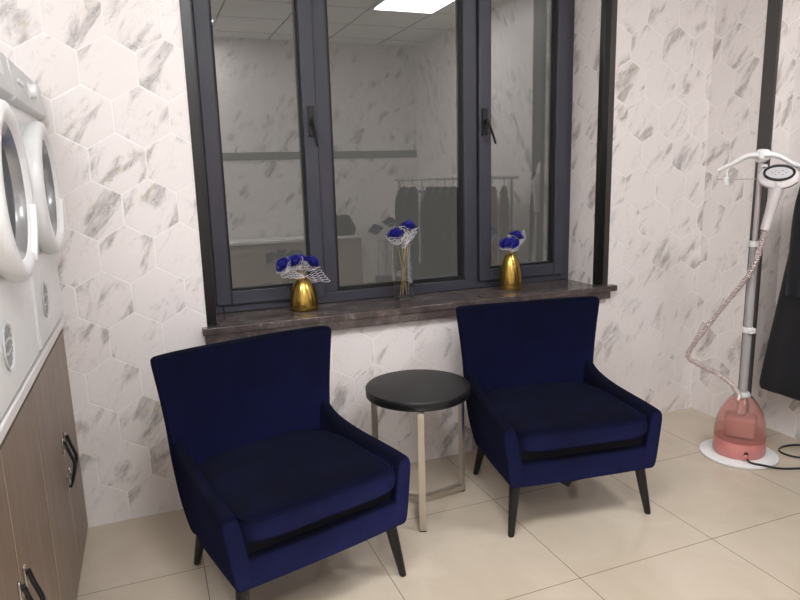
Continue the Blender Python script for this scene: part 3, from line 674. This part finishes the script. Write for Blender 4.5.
# ================================================================= hanging coat (right edge)
ct = thing('coat', 'long black coat hanging against the tiled right wall behind the steamer', 'coat', (3.02, -.83, .28))
bm = bmesh.new(); secs = []
tabl = [(0,.365,.075),(.006,.372,.08),(.15,.352,.082),(.35,.318,.08),(.6,.283,.078),(.8,.25,.08),(.93,.222,.08),(1.02,.205,.074),(1.08,.175,.064),(1.14,.12,.05),(1.18,.08,.045),(1.21,.055,.04),(1.215,.04,.03)]
n = 48
for z, hy, hx in tabl:
    s = []
    for i in range(n):
        a = 2*PI*i/n; fold = 1+.10*math.sin(7*a+1)*max(0, 1-z/1.0); c_, s_ = math.cos(a), math.sin(a)
        y = hy*math.copysign(abs(s_)**.75, s_); x = hx*math.copysign(abs(c_)**.75, c_)*fold
        s.append((x, y, z + (.012*math.cos(2*a) if z < .1 else 0)))
    secs.append(s)
loft(bm, secs); cb = obj('coat_body', bm, BLACKF, ct, sub=1)
for sg in (-1, 1):
    bm = bmesh.new(); pts = catmull([(-.02, sg*.15, 1.06), (-.045, sg*.17, .9), (-.055, sg*.175, .7), (-.06, sg*.175, .5)], 5)
    tube(bm, pts, lambda t: lerp(.066, .05, t), 14, flat=.8); obj('sleeve', bm, BLACKF, ct)
bm = bmesh.new(); loft(bm, [[(.0+a*math.cos(q*PI/8), b*math.sin(q*PI/8), z) for q in range(16)] for a, b, z in ((.045,.07,1.19),(.05,.075,1.22),(.04,.062,1.25))]); obj('collar', bm, BLACKF, ct)
bm = bmesh.new(); tube(bm, catmull([(0,-.19,1.14),(0,0,1.24),(0,.19,1.14)], 6), .006, 8)
hk = obj('coat_hanger', bm, CHROME); hk.location = ct.location; tag(hk, 'thin metal hanger inside the black coat at the right wall', 'hanger')
for v in hk.data.vertices: pass
bm = bmesh.new(); tube(bm, catmull([(0,0,1.24),(0,0,1.29),(.03,0,1.32),(.06,0,1.30)], 6), .0035, 8); obj('hanger_hook', bm, CHROME, hk)
bm = bmesh.new(); box(bm, .135, .149, -.02, .02, 1.25, 1.33); tube(bm, catmull([(.14,0,1.28),(.07,0,1.28),(.055,0,1.30),(.055,0,1.325)], 5), .006, 8)
h2 = obj('wall_hook', bm, CHROME); h2.location = ct.location; tag(h2, 'metal hook on the right wall carrying the black coat', 'hook')

# ================================================================= things behind the viewer, mirrored in the window
dk = thing('reception_desk', 'brown desk with white top mirrored low in the window panes', 'desk', (1.25, -3.55, 0))
obj('desk_body', mk_box(-1.1, 1.1, -.2, .1, 0, .715), mat('mauve_brown_laminate', (150,132,124), .5), dk, bevel=.003)
obj('desk_top', mk_box(-1.14, 1.14, -.22, .13, .715, .745), MATS['white_worktop'], dk, bevel=.004)
def heap(name, label, cat, c, sx_, sy_, sz_, seed, m=BLACKF):
    bm = bmesh.new(); bmesh.ops.create_icosphere(bm, subdivisions=4, radius=1)
    for v in bm.verts:
        p = v.co.copy(); d = 1+.28*noise.noise(p*1.8+Vector((seed, 0, 0))) + .1*noise.noise(p*5+Vector((seed, 3, 0)))
        v.co = Vector((p.x*sx_*d, p.y*sy_*d, max(0, (p.z+.35)*sz_*d)))
    return tag(obj(name, bm, m, ang=80), label, cat)
o = heap('folded_clothes', 'pile of dark clothes on the right end of the brown desk mirrored in the window', 'clothes', None, .20, .12, .15, 3); o.location = (2.12, -3.56, .745)
# clothes rack
A = Vector((2.47, -2.58, 1.33)); B = Vector((3.0, -1.42, 1.33)); D = (B-A); Lr = D.length; D = D.normalized(); Nn = Vector((-D.y, D.x, 0))
rk = thing('clothes_rack', 'grey metal clothes rack with dark garments mirrored in the window', 'clothes rack', (A.x, A.y, 0), math.atan2(D.y, D.x))
bm = bmesh.new(); tube(bm, [(-.06,0,1.33),(Lr+.06,0,1.33)], .012, 12); obj('rail', bm, POLE, rk)
for x in (0, Lr):
    bm = bmesh.new(); tube(bm, [(x,0,.03),(x,0,1.33)], .011, 12); tube(bm, [(x,-.14,.03),(x,.14,.03)], .011, 12)
    for y in (-.14, .14): lathe(bm, [(0,0),(.018,0),(.018,.03),(0,.03)], 12, (x, y, 0))
    obj('stand', bm, POLE, rk)
def garment(label, s, hw_, length, m, z1=1.26, dep=.03, kink=0):
    p = A + D*s; t = thing('hanging_garment', label, 'garment', (p.x, p.y, 1.33), math.atan2(D.y, D.x)+R(72+kink), 'garments on the clothes rack')
    bm = bmesh.new(); secs = []
    for k_ in range(9):
        f = k_/8; z = -.07 - length*f; w_ = hw_*(interp([(0,.3),(.08,.8),(.2,1),(.6,.95),(1,1.1)], f)); r_ = []
        for i in range(28):
            a = 2*PI*i/28; r_.append((w_*math.cos(a), dep*(1+.35*math.sin(5*a+s*9)*f)*math.sin(a), z))
        secs.append(r_)
    loft(bm, secs); obj('cloth', bm, m, t)
    bm = bmesh.new(); tube(bm, catmull([(0,0,-.08),(0,0,-.02),(.012,0,.012),(0,0,.019),(-.012,0,.006)], 5), .0025, 6); tube(bm, [(-hw_*.8,0,-.12),(0,0,-.07),(hw_*.8,0,-.12)], .006, 6); obj('hanger', bm, BLACKP, t)
DG = mat('charcoal_cloth', (38,38,40), .9); MV = mat('mauve_cloth', (172,142,138), .8); WH = mat('white_cloth', (225,225,228), .8)
garment('white garment on the clothes rack, the only white one', .29, .13, .70, WH, dep=.02, kink=-12)
for s, lab, m_, L_, w_ in ((.06, 'charcoal garment at the far end of the clothes rack', DG, .78, .2), (.17, 'black garment second from the far end of the rack', BLACKF, .92, .2), (.39, 'black long garment right of the white one on the rack', BLACKF, 1.02, .2),
                (.48, 'charcoal long garment in the middle of the rack', DG, .98, .2), (.57, 'black long garment right of the middle of the rack', BLACKF, 1.02, .2), (.66, 'charcoal long garment second from the mauve ones', DG, .98, .2), (.75, 'black garment next to the mauve garments on the rack', BLACKF, 1.0, .2),
                (.88, 'mauve garment beside the dark ones on the rack', MV, 1.02, .19), (.96, 'mauve garment between two mauve neighbours on the rack', MV, 1.05, .18), (1.08, 'mauve garment third from the window end of the rack', MV, 1.03, .17), (1.2, 'mauve garment at the window end of the rack', MV, 1.03, .14)):
    garment(lab, s, w_, L_, m_, dep=.024)
